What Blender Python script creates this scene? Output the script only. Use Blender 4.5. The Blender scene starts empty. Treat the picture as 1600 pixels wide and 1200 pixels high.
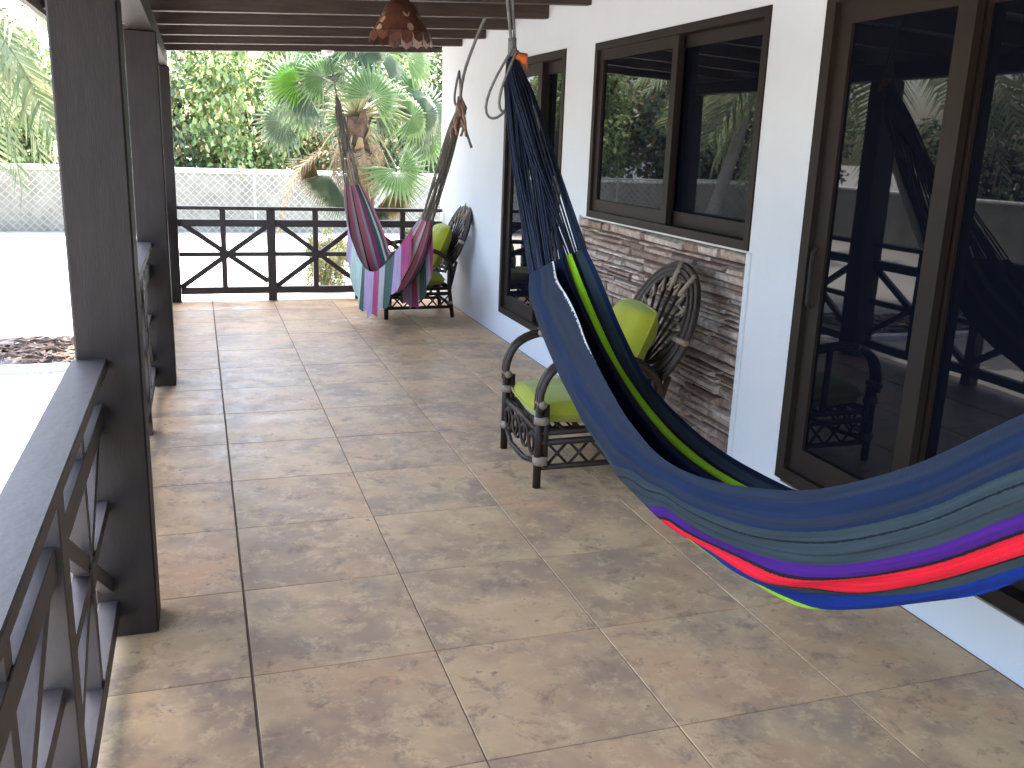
import bpy, math, random
from mathutils import Vector, Matrix, noise
random.seed(7)
R = math.radians
S = bpy.context.scene
COL = S.collection

# ------------------------------------------------------------------ camera
CAM_H = 1.67
cam_d = bpy.data.cameras.new('camera'); cam = bpy.data.objects.new('camera', cam_d); COL.objects.link(cam)
cam_d.sensor_width = 36.0; cam_d.lens = 36.0 * 1455 / 1600; cam_d.clip_start = 0.02; cam_d.clip_end = 500
_y, _p, _r = R(18.75), R(14.5), R(2.05)
fw = Vector((math.sin(_y)*math.cos(_p), math.cos(_y)*math.cos(_p), -math.sin(_p)))
r0 = Vector((math.cos(_y), -math.sin(_y), 0)); u0 = r0.cross(fw)
rt = r0*math.cos(_r) + u0*math.sin(_r); up = u0*math.cos(_r) - r0*math.sin(_r)
cam.matrix_world = Matrix(((rt.x, up.x, -fw.x, 0), (rt.y, up.y, -fw.y, 0), (rt.z, up.z, -fw.z, CAM_H), (0, 0, 0, 1)))
S.camera = cam

# ------------------------------------------------------------------ light
SUN_EL, SUN_AZ = R(70), R(5)          # azimuth clockwise from +Y (north)
W = bpy.data.worlds.new('World'); S.world = W; W.use_nodes = True
wn = W.node_tree.nodes; bg = wn['Background']
sky = wn.new('ShaderNodeTexSky'); sky.sky_type = 'NISHITA'; sky.sun_disc = False
sky.sun_elevation = SUN_EL; sky.sun_rotation = SUN_AZ; sky.dust_density = 4.0; sky.air_density = 1.0; sky.ozone_density = 1.0
W.node_tree.links.new(sky.outputs[0], bg.inputs[0]); bg.inputs[1].default_value = 0.15
sd = bpy.data.lights.new('sun', 'SUN'); sd.energy = 2.6; sd.angle = R(0.6); sd.color = (1, .95, .87)
so = bpy.data.objects.new('sun', sd); COL.objects.link(so)
sdir = Vector((math.sin(SUN_AZ)*math.cos(SUN_EL), math.cos(SUN_AZ)*math.cos(SUN_EL), math.sin(SUN_EL)))
so.rotation_euler = sdir.to_track_quat('Z', 'Y').to_euler()
S.view_settings.view_transform = 'Standard'; S.view_settings.look = 'None'
S.view_settings.gamma = 1; S.view_settings.exposure = 4.03
S.cycles.max_bounces = 6; S.cycles.diffuse_bounces = 4; S.cycles.glossy_bounces = 3; S.cycles.caustics_reflective = False; S.cycles.caustics_refractive = False

# ------------------------------------------------------------------ materials
M = {}
def mat(name, col, rough=.6, spec=.5, var=.15, scale=6.0, bump=.0, bscale=40.0, col2=None, stretch=None, coords='Object', detail=6, metal=0.0, sheen=0.0):
    m = bpy.data.materials.new(name); m.use_nodes = True; nt = m.node_tree; n = nt.nodes; L = nt.links.new
    b = n['Principled BSDF']; b.inputs['Roughness'].default_value = rough; b.inputs['Specular IOR Level'].default_value = spec
    b.inputs['Metallic'].default_value = metal
    if sheen: b.inputs['Sheen Weight'].default_value = sheen
    tc = n.new('ShaderNodeTexCoord'); mp = n.new('ShaderNodeMapping')
    if stretch: mp.inputs['Scale'].default_value = stretch
    L(tc.outputs[coords], mp.inputs['Vector'])
    oi = n.new('ShaderNodeObjectInfo'); mul = n.new('ShaderNodeVectorMath'); mul.operation = 'ADD'
    sc = n.new('ShaderNodeMath'); sc.operation = 'MULTIPLY'; sc.inputs[1].default_value = 37.0
    L(oi.outputs['Random'], sc.inputs[0]); L(mp.outputs[0], mul.inputs[0]); L(sc.outputs[0], mul.inputs[1])
    no = n.new('ShaderNodeTexNoise'); no.inputs['Scale'].default_value = scale; no.inputs['Detail'].default_value = detail; no.inputs['Roughness'].default_value = .6
    L(mul.outputs[0], no.inputs['Vector'])
    rp = n.new('ShaderNodeValToRGB'); rp.color_ramp.elements[0].position = .3; rp.color_ramp.elements[1].position = .7
    c = Vector(col); c2 = Vector(col2) if col2 else c*(1+var); c1 = c if col2 else c*(1-var)
    rp.color_ramp.elements[0].color = (*c1, 1); rp.color_ramp.elements[1].color = (*c2, 1)
    L(no.outputs['Fac'], rp.inputs[0]); L(rp.outputs[0], b.inputs['Base Color'])
    if bump:
        nb = n.new('ShaderNodeTexNoise'); nb.inputs['Scale'].default_value = bscale; nb.inputs['Detail'].default_value = 5
        L(mul.outputs[0], nb.inputs['Vector'])
        bp = n.new('ShaderNodeBump'); bp.inputs['Strength'].default_value = bump; bp.inputs['Distance'].default_value = .01
        L(nb.outputs['Fac'], bp.inputs['Height']); L(bp.outputs[0], b.inputs['Normal'])
    M[name] = m
    return m

mat('wood', (.0175, .0128, .0115), .55, .18, .2, 5, .10, 30, stretch=(6, 6, 1))
mat('railwood', (.036, .028, .026), .5, .38, .2, 5, .1, 40)
mat('joistwood', (.050, .032, .025), .55, .4, .3, 4, .3, 30, stretch=(1, 8, 8))
mat('plank', (.060, .034, .024), .6, .4, .3, 4, .3, 30, stretch=(8, 1, 8))
mat('plaster', (.61, .63, .665), .8, .3, .03, 2.2, .15, 60)
mat('frame', (.017, .0105, .0078), .6, .25, .12, 8, .05, 60)
mat('rubber', (.012, .012, .012), .6, .3)
mat('grout', (.17, .125, .09), .85, .2, .2, 12)
mat('ground', (.30, .29, .272), .9, .2, .10, .6, .3, 20)
mat('gardenwall', (.16, .155, .12), .9, .2, scale=3.5, col2=(.29, .275, .225), bump=.5, bscale=14)
mat('coping', (.58, .58, .54), .85, .2, .1, 4)
mat('housewhite', (.75, .75, .74), .8, .2, .04, 1)
mat('rooftile', (.30, .12, .08), .8, .2, .2, 3)
mat('rattan', (.025, .0145, .0105), .5, .25, .35, 12, .2, 60)
mat('binding', (.22, .17, .125), .6, .3, .25, 20)
mat('lime', (.30, .315, .022), .85, .2, .06, 9, .25, 90, sheen=.2)
mat('bark', (.075, .048, .034), .9, .2, .5, 14, .9, 30)
mat('palebark', (.24, .21, .18), .9, .2, .3, 5, .6, 16, stretch=(1, 1, 6))
mat('rope', (.16, .16, .155), .9, .1, .25, 30)
mat('navyrope', (.016, .022, .040), .85, .1, .3, 30)
mat('tanrope', (.30, .20, .16), .9, .1, .3, 30)
mat('oliverope', (.16, .15, .13), .9, .1, .3, 30)
mat('orange', (.62, .13, .03), .8, .2, .25, 20)
mat('shell', (.085, .032, .018), .45, .5, .35, 14, .3, 40)
mat('shellpale', (.36, .25, .17), .5, .4, .2, 14)
mat('whitepaint', (.75, .75, .73), .4, .5, .03)
mat('litter', (.12, .075, .055), .85, .2, scale=8, col2=(.34, .24, .18))
mat('deadfrond', (.12, .085, .045), .85, .2, scale=6, col2=(.24, .18, .10))
mat('galv', (.27, .265, .225), .6, .4, .1)
mat('metal', (.25, .24, .23), .35, .5, .1, metal=.8)

def leafmat(name, cols, trans=.45, rough=.45):
    m = bpy.data.materials.new(name); m.use_nodes = True; nt = m.node_tree; n = nt.nodes; L = nt.links.new
    b = n['Principled BSDF']; b.inputs['Roughness'].default_value = rough
    g = n.new('ShaderNodeNewGeometry'); rp = n.new('ShaderNodeValToRGB'); rp.color_ramp.interpolation = 'LINEAR'
    els = rp.color_ramp.elements
    while len(els) < len(cols): els.new(.5)
    for i, c in enumerate(cols): els[i].position = i/(len(cols)-1); els[i].color = (*c, 1)
    L(g.outputs['Random Per Island'], rp.inputs[0]); L(rp.outputs[0], b.inputs['Base Color'])
    t = n.new('ShaderNodeBsdfTranslucent'); L(rp.outputs[0], t.inputs[0])
    mx = n.new('ShaderNodeMixShader'); mx.inputs[0].default_value = trans
    L(b.outputs[0], mx.inputs[1]); L(t.outputs[0], mx.inputs[2]); L(mx.outputs[0], n['Material Output'].inputs[0])
    M[name] = m
leafmat('leaf_a', [(0.070, 0.129, 0.046), (0.148, 0.228, 0.069), (0.227, 0.304, 0.104), (0.418, 0.380, 0.163)])
leafmat('leaf_b', [(0.052, 0.107, 0.066), (0.104, 0.168, 0.082), (0.192, 0.228, 0.115), (0.348, 0.258, 0.139)])
leafmat('leaf_c', [(0.086, 0.138, 0.069), (0.192, 0.244, 0.093), (0.330, 0.319, 0.139), (0.522, 0.335, 0.210)])
leafmat('frond', [(0.096, 0.145, 0.069), (0.174, 0.228, 0.104), (0.295, 0.289, 0.163)])
leafmat('fan_bright', [(.10, .21, .025), (.14, .27, .035)], .4)
leafmat('fan_pale', [(.08, .14, .045), (.12, .19, .07)], .35)
leafmat('fan_grey', [(.07, .10, .06), (.10, .135, .08)], .3)
leafmat('fan_dry', [(.12, .09, .04), (.19, .14, .07)], .3)
leafmat('petiole', [(.17, .17, .075), (.24, .22, .11)], .1)

# tinted window glass
m = bpy.data.materials.new('tinted_glass'); m.use_nodes = True; b = m.node_tree.nodes['Principled BSDF']
b.inputs['Base Color'].default_value = (.004, .005, .009, 1); b.inputs['Roughness'].default_value = .015; b.inputs['IOR'].default_value = 1.33
M['glass'] = m
nt = m.node_tree; nz = nt.nodes.new('ShaderNodeTexNoise'); nz.inputs['Scale'].default_value = 1.3; bp = nt.nodes.new('ShaderNodeBump')
bp.inputs['Strength'].default_value = .04; bp.inputs['Distance'].default_value = .02
tc = nt.nodes.new('ShaderNodeTexCoord'); nt.links.new(tc.outputs['Object'], nz.inputs['Vector'])
nt.links.new(nz.outputs[0], bp.inputs['Height']); nt.links.new(bp.outputs[0], b.inputs['Normal'])

dg = m.copy(); dg.name = 'door_glass'; dg.node_tree.nodes['Principled BSDF'].inputs['IOR'].default_value = 1.29; M['door_glass'] = dg
# mottled porcelain floor tile
def tilemat():
    m = bpy.data.materials.new('floor_tile'); m.use_nodes = True; nt = m.node_tree; n = nt.nodes; L = nt.links.new
    b = n['Principled BSDF']; b.inputs['Specular IOR Level'].default_value = .35
    tc = n.new('ShaderNodeTexCoord'); oi = n.new('ShaderNodeObjectInfo')
    sc = n.new('ShaderNodeMath'); sc.operation = 'MULTIPLY'; sc.inputs[1].default_value = 91.0; L(oi.outputs['Random'], sc.inputs[0])
    ad = n.new('ShaderNodeVectorMath'); ad.operation = 'ADD'; L(tc.outputs['Object'], ad.inputs[0]); L(sc.outputs[0], ad.inputs[1])
    def nz(scale, detail, rough, lo, hi, dist=0):
        t = n.new('ShaderNodeTexNoise'); t.inputs['Scale'].default_value = scale; t.inputs['Detail'].default_value = detail
        t.inputs['Roughness'].default_value = rough; t.inputs['Distortion'].default_value = dist; L(ad.outputs[0], t.inputs['Vector'])
        mr = n.new('ShaderNodeMapRange'); mr.inputs[1].default_value = lo; mr.inputs[2].default_value = hi; L(t.outputs['Fac'], mr.inputs[0]); return mr.outputs[0]
    def mix(f, a, bb):
        x = n.new('ShaderNodeMix'); x.data_type = 'RGBA'; L(f, x.inputs['Factor'])
        for s, v in ((x.inputs['A'], a), (x.inputs['B'], bb)):
            if isinstance(v, tuple): s.default_value = (*v, 1)
            else: L(v, s)
        return x.outputs['Result']
    c = mix(nz(2.6, 4, .6, .40, .60), (0.610, 0.406, 0.218), (0.400, 0.263, 0.160))          # tan clouds to taupe
    c = mix(nz(1.9, 2, .5, .50, .78), c, (0.640, 0.368, 0.193))                           # rosy patches
    c = mix(nz(2.3, 5, .6, .53, .72, .2), c, (0.340, 0.248, 0.168))                     # grey patches
    c = mix(nz(11, 6, .75, .50, .68, .2), c, (0.690, 0.468, 0.256))                         # pale flecks
    c = mix(nz(7.5, 7, .78, .54, .68, .3), c, (0.270, 0.181, 0.118))                   # dark blotches
    c = mix(nz(22, 3, .6, .64, .74), c, (0.280, 0.196, 0.134))                            # specks
    L(c, b.inputs['Base Color'])
    rr = n.new('ShaderNodeMapRange'); rr.inputs[3].default_value = .36; rr.inputs[4].default_value = .54
    L(nz(7, 5, .6, .3, .7), rr.inputs[0]); L(rr.outputs[0], b.inputs['Roughness'])
    bp = n.new('ShaderNodeBump'); bp.inputs['Strength'].default_value = .18; bp.inputs['Distance'].default_value = .004
    L(nz(14, 6, .6, 0, 1), bp.inputs['Height']); L(bp.outputs[0], b.inputs['Normal'])
    M['tile'] = m
tilemat()

# stacked ledge stone
def stonemat():
    m = bpy.data.materials.new('ledge_stone'); m.use_nodes = True; nt = m.node_tree; n = nt.nodes; L = nt.links.new
    b = n['Principled BSDF']; b.inputs['Roughness'].default_value = .75
    oi = n.new('ShaderNodeObjectInfo'); rp = n.new('ShaderNodeValToRGB'); e = rp.color_ramp.elements
    cols = [(.18, .125, .10), (.33, .24, .195), (.41, .335, .285), (.24, .155, .12), (.47, .39, .335), (.34, .275, .24)]
    while len(e) < len(cols): e.new(.5)
    for i, c in enumerate(cols): e[i].position = i/(len(cols)-1); e[i].color = (*c, 1)
    L(oi.outputs['Random'], rp.inputs[0])
    tc = n.new('ShaderNodeTexCoord'); ns = n.new('ShaderNodeTexNoise'); ns.inputs['Scale'].default_value = 28; ns.inputs['Detail'].default_value = 6
    g = n.new('ShaderNodeNewGeometry'); L(g.outputs['Position'], ns.inputs['Vector'])
    mx = n.new('ShaderNodeMix'); mx.data_type = 'RGBA'; mx.blend_type = 'MULTIPLY'; mx.inputs['Factor'].default_value = .7
    r2 = n.new('ShaderNodeValToRGB'); r2.color_ramp.elements[0].color = (.48, .45, .44, 1); r2.color_ramp.elements[1].color = (1.3, 1.27, 1.24, 1)
    r2.color_ramp.elements[0].position = .35; r2.color_ramp.elements[1].position = .65
    L(ns.outputs[0], r2.inputs[0]); L(rp.outputs[0], mx.inputs['A']); L(r2.outputs[0], mx.inputs['B']); L(mx.outputs['Result'], b.inputs['Base Color'])
    bp = n.new('ShaderNodeBump'); bp.inputs['Strength'].default_value = .6; bp.inputs['Distance'].default_value = .01
    L(ns.outputs[0], bp.inputs['Height']); L(bp.outputs[0], b.inputs['Normal'])
    M['stone'] = m
stonemat()

# striped woven cloth, stripes run along the hammock (uv.y = place across the width)
def clothmat(name, stripes, rib=260):
    m = bpy.data.materials.new(name); m.use_nodes = True; nt = m.node_tree; n = nt.nodes; L = nt.links.new
    b = n['Principled BSDF']; b.inputs['Roughness'].default_value = .9; b.inputs['Specular IOR Level'].default_value = .15; b.inputs['Sheen Weight'].default_value = .0
    uv = n.new('ShaderNodeUVMap'); sx = n.new('ShaderNodeSeparateXYZ'); L(uv.outputs[0], sx.inputs[0])
    wob = n.new('ShaderNodeTexNoise'); wob.inputs['Scale'].default_value = 90; L(uv.outputs[0], wob.inputs['Vector'])
    ma = n.new('ShaderNodeMath'); ma.operation = 'MULTIPLY_ADD'; ma.inputs[1].default_value = .009; L(wob.outputs[0], ma.inputs[0]); L(sx.outputs[1], ma.inputs[2])
    rp = n.new('ShaderNodeValToRGB'); rp.color_ramp.interpolation = 'CONSTANT'; e = rp.color_ramp.elements
    while len(e) < len(stripes): e.new(.999)
    for i, (p, c) in enumerate(stripes): e[i].position = p; e[i].color = (*c, 1)
    L(ma.outputs[0], rp.inputs[0])
    ns = n.new('ShaderNodeTexNoise'); ns.inputs['Scale'].default_value = 1.0; ns.inputs['Detail'].default_value = 4
    mp = n.new('ShaderNodeMapping'); mp.inputs['Scale'].default_value = (3, 70, 1); L(uv.outputs[0], mp.inputs[0]); L(mp.outputs[0], ns.inputs['Vector'])
    mx = n.new('ShaderNodeMix'); mx.data_type = 'RGBA'; mx.blend_type = 'MULTIPLY'; mx.inputs['Factor'].default_value = .8
    r2 = n.new('ShaderNodeValToRGB'); r2.color_ramp.elements[0].color = (.72, .72, .72, 1); r2.color_ramp.elements[1].color = (1.2, 1.2, 1.2, 1)
    r2.color_ramp.elements[0].position = .3; r2.color_ramp.elements[1].position = .7
    L(ns.outputs[0], r2.inputs[0]); L(rp.outputs[0], mx.inputs['A']); L(r2.outputs[0], mx.inputs['B']); L(mx.outputs['Result'], b.inputs['Base Color'])
    wv = n.new('ShaderNodeTexWave'); wv.bands_direction = 'X'; wv.inputs['Scale'].default_value = rib/3.0; wv.inputs['Distortion'].default_value = 1.5
    L(uv.outputs[0], wv.inputs['Vector'])
    ad = n.new('ShaderNodeMath'); ad.operation = 'ADD'; L(wv.outputs['Fac'], ad.inputs[0]); L(ns.outputs[0], ad.inputs[1])
    bp = n.new('ShaderNodeBump'); bp.inputs['Strength'].default_value = .25; bp.inputs['Distance'].default_value = .003
    L(ad.outputs[0], bp.inputs['Height']); L(bp.outputs[0], b.inputs['Normal'])
    M[name] = m
NAV2 = (.013, .020, .037); NAVY = (.006, .015, .045); SLATE = (.024, .037, .046); DARK = (.006, .008, .014); LIME = (.30, .58, .02); PURP = (.045, .009, .14)
RED = (.58, .012, .03); BLUE = (.003, .022, .18); WHT = (.50, .50, .50); GREY = (.019, .023, .030)
clothmat('hammock_cloth', [(0, WHT), (.0055, NAV2), (.055, NAVY), (.105, NAV2), (.135, NAVY), (.15, SLATE), (.19, DARK), (.196, SLATE), (.235, GREY), (.245, SLATE), (.278, PURP), (.335, DARK), (.350, RED), (.445, DARK),
                           (.455, SLATE), (.49, BLUE), (.60, LIME), (.64, NAVY), (.67, DARK), (.71, NAV2), (.755, LIME), (.825, DARK), (.84, GREY), (.90, SLATE), (.96, NAVY)])
PK = (.46, .15, .20); MG = (.30, .065, .15); LIL = (.33, .26, .40); CRM = (.58, .45, .40); TEAL = (.34, .45, .42); GRN = (.06, .10, .09); BLK = (.03, .03, .045); GRY = (.32, .33, .34)
clothmat('hammock_cloth_pink', [(0, LIL), (.09, BLK), (.12, CRM), (.20, BLK), (.225, PK), (.33, LIL), (.38, CRM), (.45, BLK), (.475, PK), (.58, GRY), (.63, MG), (.70, GRN), (.80, CRM), (.85, GRN), (.93, PK)], 180)
clothmat('hammock_fringe', [(0, LIL), (.10, TEAL), (.30, GRN), (.34, LIL), (.50, MG), (.58, GRY), (.66, GRN), (.78, LIL), (.86, MG)], 120)

# ------------------------------------------------------------------ helpers
class MB:
    def __init__(s): s.v = []; s.f = []; s.uv = None
    def box(s, x0, x1, y0, y1, z0, z1, bev=0.0):
        k = len(s.v)
        if bev <= 0:
            s.v += [(x, y, z) for z in (z0, z1) for y in (y0, y1) for x in (x0, x1)]
            s.f += [tuple(k+i for i in q) for q in ((0, 2, 3, 1), (4, 5, 7, 6), (0, 1, 5, 4), (2, 6, 7, 3), (0, 4, 6, 2), (1, 3, 7, 5))]
        else:
            import bmesh
            bm = bmesh.new(); bmesh.ops.create_cube(bm, size=1)
            for v in bm.verts: v.co = Vector(((x0+x1)/2+v.co.x*(x1-x0), (y0+y1)/2+v.co.y*(y1-y0), (z0+z1)/2+v.co.z*(z1-z0)))
            bmesh.ops.bevel(bm, geom=bm.edges[:], offset=bev, segments=1, affect='EDGES')
            bm.verts.index_update()
            s.v += [tuple(v.co) for v in bm.verts]; s.f += [tuple(k+v.index for v in f.verts) for f in bm.faces]; bm.free()
        return s
    def bar(s, a, b, w, h, up=(0, 0, 1)):
        a, b, up = Vector(a), Vector(b), Vector(up); d = (b-a).normalized(); x = d.cross(up).normalized(); z = x.cross(d).normalized(); k = len(s.v)
        for p in (a, b):
            for i, j in ((-1, -1), (1, -1), (1, 1), (-1, 1)): s.v.append(tuple(p + x*i*w/2 + z*j*h/2))
        s.f += [tuple(k+i for i in q) for q in ((0, 1, 2, 3), (7, 6, 5, 4), (0, 4, 5, 1), (1, 5, 6, 2), (2, 6, 7, 3), (3, 7, 4, 0))]
        return s
    def tube(s, pts, rad, n=8, cap=True, closed=False):
        pts = [Vector(p) for p in pts]; N = len(pts); k = len(s.v)
        rad = rad if isinstance(rad, (list, tuple)) else [rad]*N
        prev = None
        for i, p in enumerate(pts):
            if closed: d = pts[(i+1) % N]-pts[i-1]
            else: d = pts[min(i+1, N-1)]-pts[max(i-1, 0)]
            d.normalize()
            if prev is None: x = d.orthogonal().normalized()
            else:
                x = prev - d*prev.dot(d); x = x.normalized() if x.length > 1e-6 else d.orthogonal().normalized()
            prev = x; y = d.cross(x)
            for j in range(n):
                a = 2*math.pi*j/n; s.v.append(tuple(p + (x*math.cos(a)+y*math.sin(a))*rad[i]))
        for i in range(N if closed else N-1):
            i2 = (i+1) % N
            for j in range(n): s.f.append((k+i*n+j, k+i*n+(j+1) % n, k+i2*n+(j+1) % n, k+i2*n+j))
        if cap and not closed:
            s.f.append(tuple(k+j for j in range(n-1, -1, -1))); s.f.append(tuple(k+(N-1)*n+j for j in range(n)))
        return s
    def lathe(s, prof, c=(0, 0, 0), n=16):
        k = len(s.v); m_ = len(prof)
        for r_, z in prof:
            for j in range(n): a = 2*math.pi*j/n; s.v.append((c[0]+r_*math.cos(a), c[1]+r_*math.sin(a), c[2]+z))
        for i in range(m_-1):
            for j in range(n): s.f.append((k+i*n+j, k+i*n+(j+1) % n, k+(i+1)*n+(j+1) % n, k+(i+1)*n+j))
        return s
    def mesh(s, name, m=None, smooth=False):
        me = bpy.data.meshes.new(name); me.from_pydata(s.v, [], s.f); 
        if m: me.materials.append(M[m] if isinstance(m, str) else m)
        if smooth: me.polygons.foreach_set('use_smooth', [True]*len(me.polygons))
        if s.uv:
            l = me.uv_layers.new(name='UVMap'); d = []
            for f in s.f:
                for i in f: d += s.uv[i]
            l.data.foreach_set('uv', d)
        me.update(); return me
    def build(s, name, m, parent=None, smooth=False):
        return put(name, s.mesh(name, m, smooth), parent)
def put(name, me, parent=None, loc=None, rot=None, scale=None):
    o = bpy.data.objects.new(name, me); COL.objects.link(o)
    if parent: o.parent = parent
    if loc is not None: o.location = loc
    if rot is not None: o.rotation_euler = rot
    if scale is not None: o.scale = scale
    return o
def tag(o, label, cat=None, group=None, kind=None):
    if label: o['label'] = label
    if cat: o['category'] = cat
    if group: o['group'] = group
    if kind: o['kind'] = kind
    return o
def empty(name, loc=(0, 0, 0), rz=0, label=None, cat=None, group=None):
    o = put(name, None, None, loc, (0, 0, rz)); tag(o, label, cat, group); return o
def spline(pts, n):
    pts = [Vector(p) for p in pts]; P = [pts[0]*2-pts[1]] + pts + [pts[-1]*2-pts[-2]]; out = []
    for i in range(n+1):
        t = i/n*(len(pts)-1); k = min(int(t), len(pts)-2); t -= k; a, b_, c, d = P[k:k+4]
        out.append(.5*((2*b_) + (c-a)*t + (2*a-5*b_+4*c-d)*t*t + (3*b_-a-3*c+d)*t**3))
    return out

# ================================================================== SETTING
GZ = -.30
mb = MB(); mb.v = [(-120, -80, GZ), (120, -80, GZ), (120, 150, GZ), (-120, 150, GZ)]; mb.f = [(0, 1, 2, 3)]
tag(mb.build('ground', 'ground'), 'pale sunlit sandy ground of the garden', kind='structure')
# veranda slab with its tiles
floor = tag(MB().box(-.46, 2.5, -4.5, 10.02, GZ-.1, -.004).build('floor', 'grout'), 'veranda floor slab laid with mottled tiles', kind='structure')
TX, TY, TW, TD = .0956, 2.745, .5985, .6
tm = {}
for c in range(-1, 4):
    for r in range(-9, 13):
        x0, x1 = TX+c*TW, TX+(c+1)*TW; y0, y1 = TY+r*TD, TY+(r+1)*TD
        x0 = max(x0, -.46); x1 = min(x1, 2.5); y0 = max(y0, -2.6); y1 = min(y1, 10.02)
        if y1-y0 < .05 or x1-x0 < .05: continue
        if c == -1: x1 -= .0022
        if c == 0: x0 += .0022
        g = .0022
        key = (round(x1-x0, 3), round(y1-y0, 3))
        if key not in tm:
            w, d = (x1-x0)/2-g, (y1-y0)/2-g
            tm[key] = MB().box(-w, w, -d, d, -.012, 0, .0015).mesh('tile', 'tile')
        put('tile', tm[key], floor, ((x0+x1)/2, (y0+y1)/2, random.uniform(-.0006, .0006)))

# ------------------------------------------------------------------ house wall
wall = empty('house_wall', (2.5, 0, 0), 0, 'white plastered house wall along the right of the veranda', 'wall')
TOPZ = 2.86
mb = MB()
for y0, y1, z0, z1, x0 in [(-4.5, 1.3, 0, TOPZ, 0), (1.3, 3.5, 0, .21, 0), (1.3, 3.5, 2.33, TOPZ, 0), (3.5, 3.9, 0, TOPZ, 0), (3.9, 5.91, 2.315, TOPZ, 0),
                       (3.9, 6.05, 0, 1.205, .045), (5.91, 6.05, 1.205, TOPZ, 0), (6.05, 6.43, 0, TOPZ, 0), (6.43, 7.8, 0, .215, 0), (6.43, 7.8, 2.325, TOPZ, 0), (7.8, 10.0, 0, TOPZ, 0)]:
    mb.box(x0, .22, y0, y1, z0-(.3 if z0 == 0 else 0), z1)
mb.box(.22, 5.0, 9.8, 10.0, -.3, TOPZ)
mb.build('plaster_wall', 'plaster', wall)
MB().box(-.012, .06, 3.87, 3.905, 0, 1.20, .003).build('corner_trim', 'plaster', wall)
MB().box(.018, .06, 3.906, 6.05, 1.192, 1.206).build('ledge', 'coping', wall)
# stacked stone
stones = []
for k in range(6):
    mb = MB(); j = lambda a: random.uniform(-a, a)
    b_ = [(.5, -.5, -.5), (.5, .5, -.5), (.5, .5, .5), (.5, -.5, .5)]
    e_ = [(-.15+j(.25), -.49+j(.01), -.47+j(.03)), (-.15+j(.25), .49+j(.01), -.47+j(.03)), (-.15+j(.25), .49+j(.01), .47+j(.03)), (-.15+j(.25), -.49+j(.01), .47+j(.03))]
    f_ = [(-.5+j(.12), -.40+j(.06), -.28+j(.12)), (-.5+j(.12), .40+j(.06), -.28+j(.12)), (-.5+j(.12), .40+j(.06), .28+j(.12)), (-.5+j(.12), -.40+j(.06), .28+j(.12))]
    mb.v = b_+e_+f_; mb.f = [(8, 11, 10, 9)]
    for a in range(4):
        c = (a+1) % 4; mb.f += [(a, c, 4+c, 4+a), (4+a, 4+c, 8+c, 8+a)]
    stones.append(mb.mesh('stone', 'stone'))
panel = MB().box(.040, .0448, 3.906, 6.048, .002, 1.19).build('stone_panel', 'grout', wall)
z = .004
while z < 1.185:
    h = random.choice([.024, .032, .038, .046, .056]); h = min(h, 1.19-z)
    if 1.19-z-h < .02: h = 1.19-z
    y = 3.908
    while y < 6.046:
        w = random.choice([.12, .17, .23, .30, .38])*random.uniform(.85, 1.2); w = min(w, 6.046-y)
        if 6.046-y-w < .06: w = 6.046-y
        d = random.uniform(.018, .060)
        put('stone', random.choice(stones), panel, (.043-d/2, y+w/2, z+h/2), (R(random.uniform(-1.2, 1.2)), 0, R(random.uniform(-2, 2))), (d, w-.004, h-random.uniform(.002, .008)))
        y += w
    z += h

# ------------------------------------------------------------------ windows and doors
def pane(parent, x, y0, y1, z0, z1): return MB().box(x, x+.008, y0, y1, z0, z1).build('pane', 'door_glass' if z0 < 1 else 'glass', parent)
def ring(mb, x0, x1, y0, y1, z0, z1, t, tb=None):
    tb = tb or t
    mb.box(x0, x1, y0, y0+t, z0, z1); mb.box(x0, x1, y1-t, y1, z0, z1)
    mb.box(x0, x1, y0+t, y1-t, z1-t, z1); mb.box(x0, x1, y0+t, y1-t, z0, z0+tb); return mb
def sash(parent, x, y0, y1, z0, z1, t, tb=None):
    s = ring(MB(), x, x+.035, y0, y1, z0, z1, t, tb).build('sash', 'frame', parent)
    pane(s, x+.014, y0+t-.004, y1-t+.004, z0+(tb or t)-.004, z1-t+.004)
    return s
win = empty('sliding_window', (2.5, 4.9, 1.205), 0, 'dark brown framed sliding window above the stacked stone panel', 'window')
def shift(o, dy, dz):
    for c in o.children: c.location = (0, -dy, -dz)
ring(MB(), -.008, .13, 3.903, 5.907, 1.207, 2.313, .045).build('frame', 'frame', win)
sash(win, .012, 4.80, 5.862, 1.252, 2.268, .062, .075)
sash(win, .062, 3.948, 4.90, 1.252, 2.268, .062, .075)
MB().box(.112, .118, 3.95, 5.86, 1.25, 2.27).build('dark_backing', 'rubber', win)  # added black sheet behind the panes, standing in for the unlit room
shift(win, 4.9, 1.205)
door = empty('sliding_door', (2.5, 2.4, .21), 0, 'large dark sliding glass door nearest the camera, right of the white pilaster', 'door')
ring(MB(), -.004, .14, 1.303, 3.497, .212, 2.328, .06).build('frame', 'frame', door)
s = sash(door, .022, 2.70, 3.437, .272, 2.268, .085, .11)
MB().tube([(.010, 3.40, 1.02), (-.006, 3.40, 1.04), (-.006, 3.40, 1.26), (.010, 3.40, 1.28)], .009, 6).build('handle', 'rubber', s)
sash(door, .070, 1.363, 2.775, .272, 2.268, .085, .11)
MB().box(-.012, .02, 1.36, 3.44, .206, .214).build('threshold', 'metal', door)
shift(door, 2.4, .21)
door2 = empty('sliding_door', (2.5, 7.1, .21), 0, 'far glass door with dark frame, behind the hanging strings of the blue hammock', 'door')
ring(MB(), -.008, .14, 6.433, 7.797, .217, 2.323, .055).build('frame', 'frame', door2)
s = sash(door2, .022, 6.98, 7.742, .272, 2.268, .085, .11)
MB().tube([(.010, 7.03, 1.0), (-.010, 7.03, 1.02), (-.010, 7.03, 1.2), (.010, 7.03, 1.22)], .009, 6).build('handle', 'rubber', s)
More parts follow.
